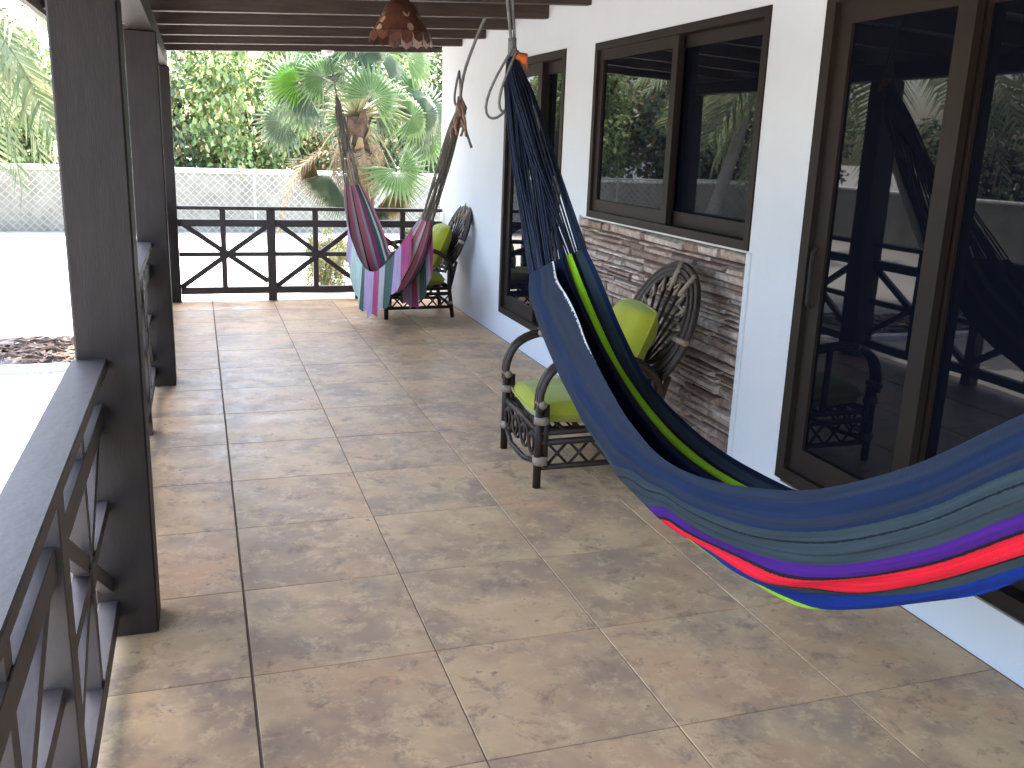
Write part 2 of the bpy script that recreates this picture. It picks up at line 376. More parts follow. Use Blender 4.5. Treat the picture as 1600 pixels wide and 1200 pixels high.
sash(door2, .070, 6.488, 7.06, .272, 2.268, .085, .11)
shift(door2, 7.1, .21)

# ------------------------------------------------------------------ roof
roof = empty('veranda_roof', (0, 0, 2.4), 0, 'dark timber veranda ceiling of planks on cross joists', 'roof')
SL = .0527
zb = lambda x: 2.56 + (x-2.5)*SL - 2.4
JY = [10.05-.80*k for k in range(19)]
jm = MB(); 
def jbox(x0, x1, y0, y1, d0, d1):
    b_ = MB(); b_.v = [(x, y, zb(x)+(d0 if k == 0 else d1)) for k in (0, 1) for y in (y0, y1) for x in (x0, x1)]
    b_.f = [(0, 2, 3, 1), (4, 5, 7, 6), (0, 1, 5, 4), (2, 6, 7, 3), (0, 4, 6, 2), (1, 3, 7, 5)]; return b_
jmesh = jbox(-.86, 2.496, -.035, .035, 0, .13).mesh('joist', 'joistwood')
for y in JY: put('joist', jmesh, roof, (0, y, 0))
xs = -.90
while xs < 2.62:
    jbox(xs, xs+.136, -4.5, 11.1, .132+random.uniform(0, .004), .155).build('plank', 'plank', roof); xs += .14  # run on unseen at both ends, lengthened to shade floor and posts
jbox(-.95, 2.72, -4.6, 11.15, .162, .20).build('roof_cover', 'rooftile', roof)
jbox(-.90, -.865, -4.5, 11.1, -.03, .13).build('fascia', 'joistwood', roof)
MB().box(-.36, -.215, -4.4, 10.0, -.135, -.012+0*.1).build('header_beam', 'wood', roof)

# posts
PY = [-3.68, -.29, 3.1, 6.49, 9.86]
PL = ['post far behind the camera', 'post behind the camera end of the near railing', 'nearest thick dark brown square post standing at the left', 'second dark brown square post, beyond the nearest one', 'farthest dark brown post at the far left veranda corner']
pm = MB().box(-.095, .095, 0, .19, .001, 2.262, .006).mesh('veranda_post', 'wood')
for y, l in zip(PY, PL):
    o = put('veranda_post', pm, None, (-.29, y, 0) if y < 9 else (-.285, y-.02, 0), None, (1, 1, 1) if y < 9 else (.9, .62, 1))
    tag(o, l, 'post', 'posts along the open side of the veranda')

# railings: built along local +X, centred on local Y
def railing(name, loc, rz, length, bays, label, capw=.105, ztop=.97, posts_at=None):
    t = empty(name, loc, rz, label, 'railing', 'cross-braced veranda railings')
    MB().box(0, length, -capw/2, capw/2, ztop-.035, ztop, .004).build('top_rail', 'railwood', t)
    pw = .085
    edges = [length*i/bays for i in range(bays+1)]
    for i in range(1, bays):
        MB().box(edges[i]-pw/2, edges[i]+pw/2, -pw/2, pw/2, .001, ztop-.036, .003).build('post', 'railwood', t)
    for i in range(bays):
        a = edges[i]+(pw/2 if i else 0); b_ = edges[i+1]-(pw/2 if i < bays-1 else 0); c = (a+b_)/2; zm, zt, zl = .475, .79, .140
        MB().box(a, b_, -.030, .030, zt-.035, zt+.035, .002).build('mid_rail', 'railwood', t)
        MB().box(a, b_, -.030, .030, .072, zl, .002).build('bottom_rail', 'railwood', t)
        MB().box(a, b_, -.021, .021, zm-.021, zm+.021).build('crossbar', 'railwood', t)
        MB().box(c-.026, c+.026, -.023, .023, zl, zt-.035).build('baluster', 'railwood', t)
        MB().box(c-.028, c+.028, -.025, .025, zt+.035, ztop-.036).build('baluster', 'railwood', t)
        for s in (1, -1):
            MB().bar((a, .002*s, zm-s*(zm-zl)), (b_, .002*s, zm+s*(zt-.035-zm)), .034, .048).build('brace', 'railwood', t)
        MB().box(c-.042, c+.042, -.027, .027, zm-.042, zm+.042, .006).build('centre_block', 'railwood', t)
    return t
railing('railing', (-.345, 0-.10, 0), R(90), 3.2-.002, 3, 'nearest side railing with broad pale-lit handrail, at the lower left')
railing('railing', (-.345, 3.292, 0), R(90), 3.196, 3, 'side railing between the nearest post and the second post')
railing('railing', (-.345, 6.682, 0), R(90), 3.15, 3, 'side railing between the second post and the far corner post')
railing('railing', (-.198, 9.925, 0), 0, 2.69, 3, 'far end railing crossing the veranda in front of the palm', .06, .955)

# ================================================================== FURNITURE
def arc(fn, n): return [fn(i/n) for i in range(n+1)]
def make_chair(loc, rz, label):
    # faces local -X; front legs at x=0, back legs at x=.64
    t = empty('rattan_armchair', loc, rz, label, 'armchair', 'rattan armchairs with lime cushions')
    RT, BN = 'rattan', 'binding'
    for sy in (-1, 1):
        # front leg: pair of poles
        y = sy*.315
        l = MB().tube([(0, y, .001), (0, y, .44)], .021, 8).tube([(.036, y, .11), (.036, y, .43)], .017, 8).build('leg', RT, t, True)
        MB().tube([(.012, y, .125), (.012, y, .165)], .040, 8).build('binding', BN, l, True); MB().tube([(.012, y, .335), (.012, y, .37)], .040, 8).build('binding', BN, l, True)
        l = MB().tube([(.66, sy*.27, .001), (.62, sy*.27, .30), (.62, sy*.28, .58)], .020, 8).build('leg', RT, t, True)
        MB().tube([(.635, sy*.27, .13), (.632, sy*.27, .16)], .027, 8).build('binding', BN, l, True)
        # arm: three parallel bent poles
        mb = MB()
        for k, off in enumerate((-.028, .0, .028)):
            rr = (.0, .012, .0)[k]
            path = spline([(-.004, y+off, .40), (.0, y+off, .50+rr), (.05, y+off, .60+rr), (.16, y+off, .655+rr), (.32, y+off, .665+rr), (.50, y+off*.9, .63+rr), (.62, sy*.30+off*.8, .53+rr), (.655, sy*.28+off*.6, .42)], 22)
            mb.tube(path, .0155, 7)
        a = mb.build('arm', RT, t, True)
        MB().tube([(.002, y-.048, .44), (.002, y+.048, .44)], .021, 8).build('binding', BN, a, True); MB().tube([(.18, y-.046, .665), (.20, y+.046, .665)], .019, 8).build('binding', BN, a, True)
        MB().tube([(.33, y, .30), (.33, y, .655)], .017, 8).build('arm_support', RT, t, True)
        # side rails and lattice
        MB().tube([(.0, y, .235), (.63, sy*.275, .235)], .018, 8).build('side_rail', RT, t, True)
        MB().tube([(.0, y, .105), (.64, sy*.275, .105)], .016, 8).build('side_rail', RT, t, True)
        MB().tube([(.0, y, .285), (.63, sy*.275, .285)], .016, 8).build('side_rail', RT, t, True)
        mb = MB(); n = 5
        for i in range(n):
            x0, x1 = .05+i*.115, .05+(i+1)*.115
            mb.tube([(x0, y-sy*.012, .108), (x1, y-sy*.022, .232)], .0075, 6); mb.tube([(x0, y-sy*.026, .232), (x1, y-sy*.012, .108)], .0075, 6)
        mb.build('side_lattice', RT, t, True)
    # front and back rails
    MB().tube([(.01, -.31, .285), (.01, .31, .285)], .020, 8).build('front_rail', RT, t, True)
    MB().tube([(.01, -.31, .13), (-.012, -.12, .095), (-.015, .12, .095), (.01, .31, .13)], .014, 8).build('front_rail', RT, t, True)
    MB().tube([(.63, -.27, .285), (.63, .27, .285)], .020, 8).build('back_rail', RT, t, True)
    MB().tube([(.645, -.27, .12), (.645, .27, .12)], .016, 8).build('back_rail', RT, t, True)
    mb = MB()
    for i in range(4):                                        # looped scrolls of the apron
        c = -.225+i*.15
        mb.tube(arc(lambda q: (.0, c+.075*math.sin(q*6.283), .205+.058*math.cos(q*6.283)), 14)[:-1], .0085, 6, closed=True)
        mb.tube(arc(lambda q: (-.008, c+.038*math.sin(q*6.283), .210+.045*math.cos(q*6.283)), 12)[:-1], .0075, 6, closed=True)
    mb.build('apron_scrolls', RT, t, True)
    mb = MB()
    for i in range(7): x = .05+i*.09; mb.tube([(x, -.30, .29), (x, .30, .29)], .010, 6)
    mb.build('seat_slats', RT, t, True)
    # round fan back: nested hoops leaning to the rear
    def bk(y, z): return (.585+(z-.38)*.40, y, z)
    mb = MB()
    for k in range(5):
        a = .385-.027*k; h = .345-.026*k
        pts = [bk(a*math.sin(q*6.283), .735+.012*k+h*math.cos(q*6.283)*(1.0 if math.cos(q*6.283) > 0 else .92)) for q in [i/36 for i in range(36)]]
        mb.tube([Vector(p)+Vector((.006*(k % 2), 0, 0)) for p in pts], .0145, 7, closed=True)
    hp = mb.build('back_hoops', RT, t, True)
    mb = MB(); mb2 = MB()
    for i in range(9):
        a = R(-80+i*20); p0 = bk(0, .48); p1 = bk(.30*math.sin(a), .735+.28*math.cos(a)); mb.tube([p0, p1], .0085, 6)
        q0 = Vector(bk(.22*math.sin(a), .74+.20*math.cos(a))); q1 = Vector(bk(.29*math.sin(a), .74+.27*math.cos(a))); f = Vector((-.016, 0, .0))
        mb2.tube([q0+f, q1+f], .009, 6)
        if i < 8:
            a2 = R(-70+i*20); mb2.tube([q1+f, Vector(bk(.245*math.sin(a2), .74+.225*math.cos(a2)))+f], .007, 6)
    mb.build('back_spokes', RT, t, True); mb2.build('back_knots', BN, t, True)
    mb = MB()
    for i in range(6):
        a = R(i*60+30) if i else R(0)
        q0 = Vector(bk(.262*math.sin(a), .735+.232*math.cos(a))); q1 = Vector(bk(.40*math.sin(a), .735+.355*math.cos(a))); f = Vector((-.010, 0, .004))
        MB().tube([q0+f, q1+f], .017, 6).build('binding', BN, hp, True)
    for sy in (-1, 1): MB().tube([(.63, sy*.27, .29), (.68, sy*.31, .55)], .016, 8).build('back_stay', RT, t, True)
    return t
def pillow(name, loc, rot, sx, sy, sz, label, pw=.5, n=18, seed=1):
    mb = MB(); k = 0
    for side in (1, -1):
        for i in range(n+1):
            for j in range(n+1):
                u, v = i/n*2-1, j/n*2-1
                e = max(0, (1-u*u)*(1-v*v))**pw
                cx = 1-.07*(v*v)*(abs(u)**3); cy = 1-.07*(u*u)*(abs(v)**3)
                d = noise.noise(Vector((u*2.2+seed, v*2.2, side)))*.18+noise.noise(Vector((u*6+seed, v*6, side)))*.05
                mb.v.append((u*sx/2*cx, v*sy/2*cy, side*sz/2*e*(1+d) + (.0 if e > 0 else 0)))
        o = k; k = len(mb.v)
        for i in range(n):
            for j in range(n):
                q = (o+i*(n+1)+j, o+(i+1)*(n+1)+j, o+(i+1)*(n+1)+j+1, o+i*(n+1)+j+1); mb.f.append(q if side > 0 else q[::-1])
    o = mb.build(name, 'lime', None, True); o.location = loc; o.rotation_euler = rot
    # piping seam
    pts = [(u*sx/2*(1-.07*(v*v)*(abs(u)**3)), v*sy/2*(1-.07*(u*u)*(abs(v)**3)), 0) for u, v in
           [(-1+2*i/10, -1) for i in range(10)]+[(1, -1+2*i/10) for i in range(10)]+[(1-2*i/10, 1) for i in range(10)]+[(-1, 1-2*i/10) for i in range(10)]]
    MB().tube(pts, .006, 6, closed=True).build('piping', 'lime', o, True)
    return tag(o, label, 'cushion', 'lime green chair cushions')
def chair_set(x, y, rz, lab, which):
    make_chair((x, y, 0), rz, lab)
    c, s = math.cos(rz), math.sin(rz)
    P = lambda a, b_, z: (x+c*a-s*b_, y+s*a+c*b_, z)
    pillow('seat_cushion', P(.30, 0, .365), (0, 0, rz), .60, .56, .135, 'flat lime green seat cushion of the '+which, .16, 18, x)
    pillow('back_pillow', P(.545, 0, .665), (0, R(-66), rz), .46, .47, .21, 'puffy lime green back pillow leaning in the '+which, .42, 18, y)
chair_set(1.562, 4.435, R(-2.7), 'rattan armchair in front of the stacked stone panel, partly hidden by the blue hammock', 'rattan armchair before the stone panel')
chair_set(1.66, 8.99, R(-1), 'rattan armchair in the far corner behind the pink hammock', 'rattan armchair in the far corner')

# ------------------------------------------------------------------ hammocks
def smooth(q): q = max(0, min(1, q)); return q*q*(3-2*q)
def pw(tab, x):
    for (a, va), (b_, vb) in zip(tab, tab[1:]):
        if x <= b_: return va+(vb-va)*smooth((x-a)/(b_-a)) if b_ > a else vb
    return tab[-1][1]
def hammock_cloth(stations, nt=44, sub=6, wrinkle=.010, seed=0, fold=26, slide=0.0, shallow=False):
    # stations: (N, M, F) near rim, bottom, far rim
    Ns = spline([s[0] for s in stations], (len(stations)-1)*sub); Ms = spline([s[1] for s in stations], (len(stations)-1)*sub); Fs = spline([s[2] for s in stations], (len(stations)-1)*sub)
    mb = MB(); mb.uv = []; K = len(Ns); length = 0; rows = []
    for i in range(K):
        N, B, F = Ns[i], Ms[i], Fs[i]
        if i: length += (B-Ms[i-1]).length
        drop = B-(N+F)/2; row = []
        wd = (F-N).normalized(); dn = drop.normalized()
        for j in range(nt+1):
            t = j/nt; h = .5-.5*math.cos(math.pi*t); g = math.sin(math.pi*t)**.85 if 0 < t < 1 else 0
            if shallow and t > .5:      # gathered inner folds: the cloth climbs close behind its near face, then slopes up to the far rim
                if t < .66: q = (t-.5)/.16; q = q*q*(3-2*q); h = .5-.16*q; g = 1-.93*q
                else: q = (t-.66)/.34; h = .34+.66*q; g = .07*(1-q)+.10*math.sin(q*math.pi)+.045*math.sin(q*19+1.5)*math.sin(q*math.pi)
            p = N.lerp(F, h) + drop*g
            nrm = (wd*(-math.cos(math.pi*t)) + dn*math.sin(math.pi*t))
            wv = math.sin(t*fold+seed+2.2*noise.noise(Vector((i*.06, t*3, seed))))*.55 + math.sin(t*fold*2.3+1.3+3*noise.noise(Vector((i*.05, t*2, seed+4))))*.35
            wv += noise.noise(Vector((i*.12, t*9, seed+9)))*.9
            edge = .35+.65*math.sin(math.pi*t)
            p = p + nrm*wrinkle*wv*edge
            mb.v.append(tuple(p)); row.append(p); sq = i/(K-1)
            if slide:
                kk = pw([(0, .46), (.2, .48), (.40, .58), (.47, .92), (.53, 1.36), (.61, 1.36), (.76, 1.12), (1, 1.08)], sq)
                w_ = smooth((t-.54)/.05); tu = (t*kk + .022*smooth((sq-.25)/.2)*(1-t))*(1-w_)+max(.645, t)*w_
            else: tu = t
            mb.uv.append((length, min(.999, max(.001, tu))))
        rows.append(row)
    for i in range(K-1):
        for j in range(nt): a = i*(nt+1)+j; mb.f.append((a, a+1, a+nt+2, a+nt+1))
    return mb, rows
def strings(parent, row, knot, n, m, rad=.0035, sag=.03, spread_=.044):
    idx = [round(i*(len(row)-1)/(n-1)) for i in range(n)]
    knot = Vector(knot)
    for q, i in enumerate(idx):
        e = Vector(row[i]); d = e-knot
        ang = q/n*6.283*3.1; off = Vector((math.cos(ang), math.sin(ang), 0))*spread_*random.uniform(.8, 1.15)
        mid = knot + d*.5 + off*.8 + Vector((0, 0, -sag*random.uniform(.2, 1)))
        MB().tube(spline([knot+off*.4+Vector((0, 0, .02)), knot+d*.12+off, knot+d*.30+off, mid, e], 8), rad, 5, False).build('string', m, parent, True)
h1 = empty('hammock', (1.42, 2.6, 0), 0, 'long dark blue hammock with lime, purple and red stripes, strung across the foreground', 'hammock', 'striped woven hammocks')
H0 = Vector((1.42, 2.6, 0))
ST1 = [  # near rim, bottom, far rim (world metres)
 ((1.385, 3.60, 1.205), (1.425, 3.96, 1.105), (1.525, 3.60, 1.262)),
 ((1.365, 3.50, 1.150), (1.422, 3.86, .955), (1.545, 3.44, 1.125)),
 ((1.340, 3.32, 1.105), (1.417, 3.61, .788), (1.575, 3.30, .965)),
 ((1.310, 3.13, 1.050), (1.414, 3.41, .698), (1.598, 3.14, .830)),
 ((1.280, 2.95, .985), (1.412, 3.18, .605), (1.618, 2.98, .757)),
 ((1.255, 2.66, .885), (1.410, 2.89, .540), (1.628, 2.80, .715)),
 ((1.245, 2.48, .835), (1.410, 2.70, .508), (1.630, 2.62, .698)),
 ((1.240, 2.28, .806), (1.410, 2.42, .508), (1.630, 2.40, .697)),
 ((1.240, 2.06, .825), (1.410, 2.14, .520), (1.630, 2.14, .715)),
 ((1.240, 1.82, .885), (1.410, 1.83, .560), (1.630, 1.83, .770)),
 ((1.240, 1.58, .970), (1.410, 1.59, .662), (1.625, 1.58, .850)),
 ((1.245, 1.32, 1.115), (1.410, 1.33, .820), (1.610, 1.34, .985)),
 ((1.260, 1.12, 1.270), (1.410, 1.18, .935), (1.590, 1.16, 1.110)),
 ((1.300, .96, 1.395), (1.415, 1.02, 1.085), (1.560, 1.00, 1.260)),
 ((1.345, .86, 1.500), (1.418, .92, 1.210), (1.520, .88, 1.380)),
]
ST1 = [tuple(Vector(p)-H0 for p in s) for s in ST1]
mb, rows = hammock_cloth(ST1, 72, 8, .013, 0, 30, .13, True)
cl = mb.build('cloth', 'hammock_cloth', h1, True)
K1 = Vector((1.455, 4.45, 2.04))-H0; K2 = Vector((1.43, .45, 2.04))-H0
strings(h1, rows[0], K1, 64, 'navyrope', .0046); strings(h1, rows[-1], K2, 30, 'navyrope', .0046)
for K, row, dirn in ((K1, rows[0], 1), (K2, rows[-1], -1)):
    mid = (row[0]+row[len(row)//2]+row[-1])/3; d = mid-K
    MB().tube([K+d*f for f in (-.03, .0, .06, .16, .28, .36)], [.018, .030, .036, .038, .036, .022], 10).build('string_sleeve', 'navyrope', h1, True)
def rope_loop(c, w, h, rz, lean=0, n=24, wob=.01):
    out = []
    for i in range(n):
        q = i/n*6.283; a = w*math.sin(q)*(.35+.65*(.5-.5*math.cos(q))); z = -h*(.5-.5*math.cos(q))
        out.append((c[0]+a*math.cos(rz)+lean*z, c[1]+a*math.sin(rz)+wob*math.sin(2*q), c[2]+z))
    return out
mb = MB(); mb.tube(spline([K1+Vector((.0, 0, -.01)), K1+Vector((-.004, 0, .06)), K1+Vector((-.03, -.0, .24)), K1+Vector((-.055, 0, .44))], 10), .008, 7)
mb.tube(spline([K1+Vector((.02, 0, -.01)), K1+Vector((.012, .012, .08)), K1+Vector((.0, .0, .18)), K1+Vector((-.03, .0, .44))], 10), .007, 7)
mb.tube([K1+Vector((-.004, 0, .03)), K1+Vector((-.004, 0, .11))], .021, 8)
mb.tube(rope_loop(K1+Vector((.0, -.03, .07)), .075, .33, R(0), .30), .0065, 6, closed=True)
mb.tube(rope_loop(K1+Vector((.01, -.04, .05)), .06, .28, R(20), .20), .0065, 6, closed=True)
mb.tube(spline([K1+Vector((.06, -.03, .02)), K1+Vector((.03, -.05, -.06)), K1+Vector((-.03, -.05, -.16))], 8), .007, 6)
mb.build('hanging_rope', 'rope', h1, True)
MB().tube([K1+Vector((.0, -.02, .035)), K1+Vector((.045, -.03, .025)), K1+Vector((.062, -.02, -.03))], [.016, .026, .012], 7).build('orange_binding', 'orange', h1, True)
MB().tube(spline([K2, K2+Vector((0, 0, .2)), K2+Vector((0, 0, .42))], 6), .010, 7).build('hanging_rope', 'rope', h1, True)

h2 = empty('hammock', (1.65, 8.5, 0), 0, 'pink, lilac and green striped hammock sagging near the far corner', 'hammock', 'striped woven hammocks')
H1 = Vector((1.65, 8.5, 0))
ctr = [((1.485, 9.62, 1.20), .08, .04), ((1.505, 9.42, .98), .13, .09), ((1.535, 9.15, .68), .17, .15), ((1.565, 8.88, .43), .17, .20), ((1.615, 8.62, .30), .18, .21),
       ((1.665, 8.40, .30), .18, .20), ((1.715, 8.20, .42), .16, .18), ((1.770, 8.02, .62), .13, .15), ((1.820, 7.90, .84), .09, .10), ((1.850, 7.82, 1.0), .06, .05)]
ST2 = []
for (c, w, d) in ctr:
    c = Vector(c)-H1; n_ = Vector((1, .12, 0)).normalized()
    ST2.append((c-n_*w+Vector((0, 0, d)), c, c+n_*w+Vector((0, 0, d))))
mb, rows2 = hammock_cloth(ST2, 36, 5, .010, 5, 20)
mb.build('cloth', 'hammock_cloth_pink', h2, True)
KF = Vector((1.372, 9.80, 2.02))-H1; KN = Vector((2.0, 7.43, 1.90))-H1
strings(h2, rows2[0], KF, 22, 'oliverope', .0045, .02, .030); strings(h2, rows2[-1], KN, 30, 'oliverope', .0045, .02, .034)
for K, row in ((KF, rows2[0]), (KN, rows2[-1])):
    mid = (row[0]+row[len(row)//2]+row[-1])/3; d = mid-K
    MB().tube([K+d*f for f in (-.04, .05, .2, .42, .62)], [.016, .026, .028, .028, .022], 9).build('string_sleeve', 'oliverope', h2, True)
# fringe drapes hanging from both rims
for side in (0, -1):
    mb = MB(); mb.uv = []; n0, n1 = 10, 40; nv = 8; cnt = n1-n0
    for i in range(n0, n1+1):
        p = rows2[i][side]; q = (i-n0)/cnt; L = (.34+.10*math.sin(q*math.pi))*(1 if side == 0 else .85)
        L = min(L, p.z-.02)*(.88+.12*math.sin(q*25)**2)
        for j in range(nv+1):
            f = j/nv; o_ = Vector(((-.02 if side == 0 else .02)*f+.014*math.sin(q*38+side)*f, .01*math.sin(q*50)*f, -L*f))
            mb.v.append(tuple(p+o_)); mb.uv.append((f*.5, q))
    for i in range(cnt):
        for j in range(nv): a = i*(nv+1)+j; mb.f.append((a, a+1, a+nv+2, a+nv+1))
    mb.build('fringe', 'hammock_fringe', h2, True)
mb = MB(); mb.tube(spline([KN+Vector((0, 0, 0)), KN+Vector((.0, -.1, .26)), KN+Vector((.02, -.35, .50)), KN+Vector((.03, -.59, .66))], 12), .012, 7)
mb.tube(spline([KN+Vector((.01, .0, .12)), KN+Vector((.03, -.02, -.02)), KN+Vector((.05, -.02, -.14)), KN+Vector((.10, -.03, -.28))], 8), .011, 7)
mb.tube(rope_loop(KN+Vector((-.01, -.01, .30)), .03, .26, 0, .05), .009, 6, closed=True)
mb.build('hanging_rope', 'rope', h2, True)
mb = MB()
for i in range(22):
    a = random.uniform(0, 6.28); r_ = random.uniform(.02, .07); z = random.uniform(-.17, .06)
    mb.tube([KN+Vector((r_*.3*math.cos(a), r_*.3*math.sin(a), z+.07)), KN+Vector((r_*math.cos(a), r_*math.sin(a), z)), KN+Vector((r_*.9*math.cos(a+.5), r_*.9*math.sin(a+.5), z-.06))], .011, 5)
mb.build('rope_knot', 'tanrope', h2, True)
MB().tube(spline([KF, KF+Vector((-.03, .0, .2)), KF+Vector((-.08, .0, .44))], 8), .008, 6).build('hanging_rope', 'rope', h2, True)
o = MB().lathe([(0, 0), (.012, -.03), (.03, -.045), (.06, -.02), (.062, 0)][::-1], (1.285, 9.80, 2.488), 16).build('ceiling_hook', 'whitepaint', None, True)
tag(o, 'small white hook plate under the far joist, holding the pink hammock rope', 'hook')

# pendant lamp
lamp = empty('pendant_lamp', (1.13, 5.5, 2.22), 0, 'brown shell pendant lamp hanging from the ceiling joists', 'lamp')
MB().tube([(0, 0, .17), (0, 0, .27)], .006, 6).build('cord', 'rubber', lamp)
MB().lathe([(.165, .02), (.15, .05), (.115, .11), (.085, .17), (.05, .20), (.0, .205)], (0, 0, 0), 22).build('shade', 'shell', lamp, True)
for i in range(16):
    a = i/16*6.283; mb = MB(); L = random.uniform(.045, .075); c = Vector((.165*math.cos(a), .165*math.sin(a), .03)); tx = Vector((-math.sin(a), math.cos(a), 0)); o_ = Vector((math.cos(a), math.sin(a), 0))
    mb.v = [tuple(c-tx*.034), tuple(c+tx*.034), tuple(c+tx*.03+o_*.012-Vector((0, 0, L*.7))), tuple(c+o_*.014-Vector((0, 0, L))), tuple(c-tx*.03+o_*.012-Vector((0, 0, L*.7)))]; mb.f = [(0, 1, 2, 3, 4)]
    mb.build('shell_petal', 'shell', lamp)
for i in range(26):
    a = random.uniform(0, 6.283); z = random.uniform(.03, .17); r_ = .165-.6*(z-.02)+.004; c = Vector((r_*math.cos(a), r_*math.sin(a), z)); tx = Vector((-math.sin(a), math.cos(a), 0)); up_ = Vector((-.5*math.cos(a), -.5*math.sin(a), .85)).normalized()
    mb = MB(); s = random.uniform(.012, .022); mb.v = [tuple(c+tx*s*math.cos(q)+up_*s*1.3*math.sin(q)) for q in [k*1.047 for k in range(6)]]; mb.f = [(0, 1, 2, 3, 4, 5)]
    mb.build('shell_disc', 'shellpale', lamp)

# ================================================================== GARDEN
def gwall(name, a, b_, h, label):
    a, b_ = Vector(a), Vector(b_); L = (b_-a).length; t = empty(name, a, math.atan2(b_.y-a.y, b_.x-a.x), label, 'wall', 'low garden walls')
    MB().box(0, L, -.09, .09, -.05, h).build('wall_body', 'gardenwall', t)
    n = int(L/3)
    for i in range(n): MB().box(i*L/n+.004, (i+1)*L/n-.004, -.12, .12, h+.001, h+.055, .006).build('coping', 'coping', t)
gwall('garden_wall', (-9.5, 20.2, GZ), (14, 20.2, GZ), 1.17, 'low grey garden wall with pale coping below the far trees')
gwall('garden_wall', (-9.5, -8, GZ), (-9.5, 20, GZ), 1.17, 'low garden wall along the left side, outside the picture')

fence = empty('mesh_fence', (-9.3, 19.9, GZ), 0, 'pale wire mesh fence in front of the grey garden wall', 'fence')
FH, FLn = 1.26, 23.0
mb = MB(); k = 0
while k*.15 < FLn:
    x = k*.15; mb.tube([(x, 0, .02), (x+FH, .004, FH)], .008, 3, False); mb.tube([(x+FH, -.006, .02), (x, -.004, FH)], .008, 3, False); k += 1
mb.build('wire_mesh', 'galv', fence)['kind'] = 'stuff'
MB().tube([(0, 0, FH), (FLn+1, 0, FH)], .022, 6).build('top_rail', 'galv', fence)
for k in range(10): MB().tube([(k*2.6, 0, 0), (k*2.6, 0, FH+.03)], .028, 6).build('post', 'galv', fence)
def crown_mesh(name, m, rx, ry, rz, n, leaf, clumps, seed):
    rnd = random.Random(seed); mb = MB(); C = []
    while len(C) < clumps:
        p = Vector((rnd.uniform(-1, 1), rnd.uniform(-1, 1), rnd.uniform(-1, 1)))
        if .25 < p.length < 1: C.append((p, rnd.uniform(.16, .34)))
    V, F = mb.v, mb.f
    for i in range(n):
        c, s = rnd.choice(C); d = Vector((rnd.gauss(0, 1), rnd.gauss(0, 1), rnd.gauss(0, 1)))
        d = d.normalized()*s*rnd.uniform(.55, 1.05)
        p = c+d; p = Vector((p.x*rx, p.y*ry, p.z*rz))
        nrm = (d.normalized()*.7+Vector((rnd.gauss(0, .5), rnd.gauss(0, .5), .6+rnd.gauss(0, .4)))).normalized()
        ax = nrm.cross(Vector((rnd.gauss(0, 1), rnd.gauss(0, 1), rnd.gauss(0, .6)))).normalized(); sd_ = nrm.cross(ax)
        l = leaf*rnd.uniform(.6, 1.25); w = l*.36; k = len(V)
        V += [tuple(p), tuple(p+ax*l*.45+sd_*w+nrm*l*.10), tuple(p+ax*l-nrm*l*.06), tuple(p+ax*l*.45-sd_*w+nrm*l*.10)]
        F += [(k, k+1, k+2), (k, k+2, k+3)]
    return mb.mesh(name, m, False)
crowns = [crown_mesh('crown', 'leaf_a', 1, 1, 1, 11000, .085, 80, 1), crown_mesh('crown', 'leaf_b', 1, 1, 1, 11000, .080, 74, 2), crown_mesh('crown', 'leaf_c', 1, 1, 1, 10000, .090, 76, 3)]
def trunk_mesh(seed):
    rnd = random.Random(seed); mb = MB()
    mb.tube(spline([(0, 0, -.05), (.05*rnd.uniform(-1, 1), .05, .35), (.1*rnd.uniform(-1, 1), 0, .7), (0, .05, 1.0)], 8), [.075, .066, .06, .055, .05, .046, .042, .038, .03], 8)
    for i in range(6):
        a = i*1.05+rnd.uniform(-.3, .3); z = rnd.uniform(.4, .85)
        mb.tube(spline([(0, 0, z), (.25*math.cos(a), .25*math.sin(a), z+.25), (.55*math.cos(a), .55*math.sin(a), z+.42)], 5), [.03, .026, .022, .018, .013, .008], 6)
    return mb.mesh('trunk', 'bark', True)
trunks = [trunk_mesh(4), trunk_mesh(5)]
def tree(loc, k, rx, rz, cz, rot, label):
    t = empty('leafy_tree', loc, rot, label, 'tree', 'leafy trees beyond the garden wall')
    put('trunk', trunks[k % 2], t, (0, 0, 0), None, (rx, rx, cz))
    put('crown', crowns[k], t, (0, 0, cz), None, (rx, rx*.8, rz))
TR = [(-6.4, 21.9, 1, 1.9, 2.1, 2.6, 'dark green leafy tree left of the nearest post, half hidden by palm fronds'),
      (-3.6, 22.0, 0, 1.7, 1.9, 2.3, 'yellow-green leafy tree seen between the left frame edge and the nearest post'),
      (-1.0, 21.8, 1, 1.7, 2.2, 2.5, 'dark green leafy tree hidden mostly behind the nearest and second posts'),
      (1.0, 21.7, 0, 1.6, 2.1, 2.4, 'bright green leafy tree just right of the far corner post'),
      (2.9, 22.4, 2, 1.5, 1.7, 2.0, 'pale yellow-green bush behind the bright fan leaf'),
      (4.7, 22.0, 1, 1.8, 2.1, 2.5, 'dark leafy tree directly behind the fan palm trunk'),
      (6.9, 21.8, 0, 1.8, 2.4, 2.7, 'green leafy tree behind the right side fan leaves, beside the house corner'),
      (9.2, 22.5, 2, 1.9, 2.1, 2.5, 'yellowish leafy tree mostly hidden behind the house corner')]
for i, (x, y, k, rx, rz, cz, l) in enumerate(TR): tree((x, y, GZ), k, rx, rz, cz, i*1.3, l)
MIR = ['southernmost mirrored leafy tree beyond the left garden wall, nearest the camera end', 'second mirrored leafy tree beyond the left garden wall', 'third mirrored leafy tree beyond the left garden wall, broadest crown', 'yellowish mirrored leafy tree beyond the left garden wall', 'dark mirrored leafy tree near the far end of the left garden wall', 'leafy tree behind the left corner of the far garden wall']
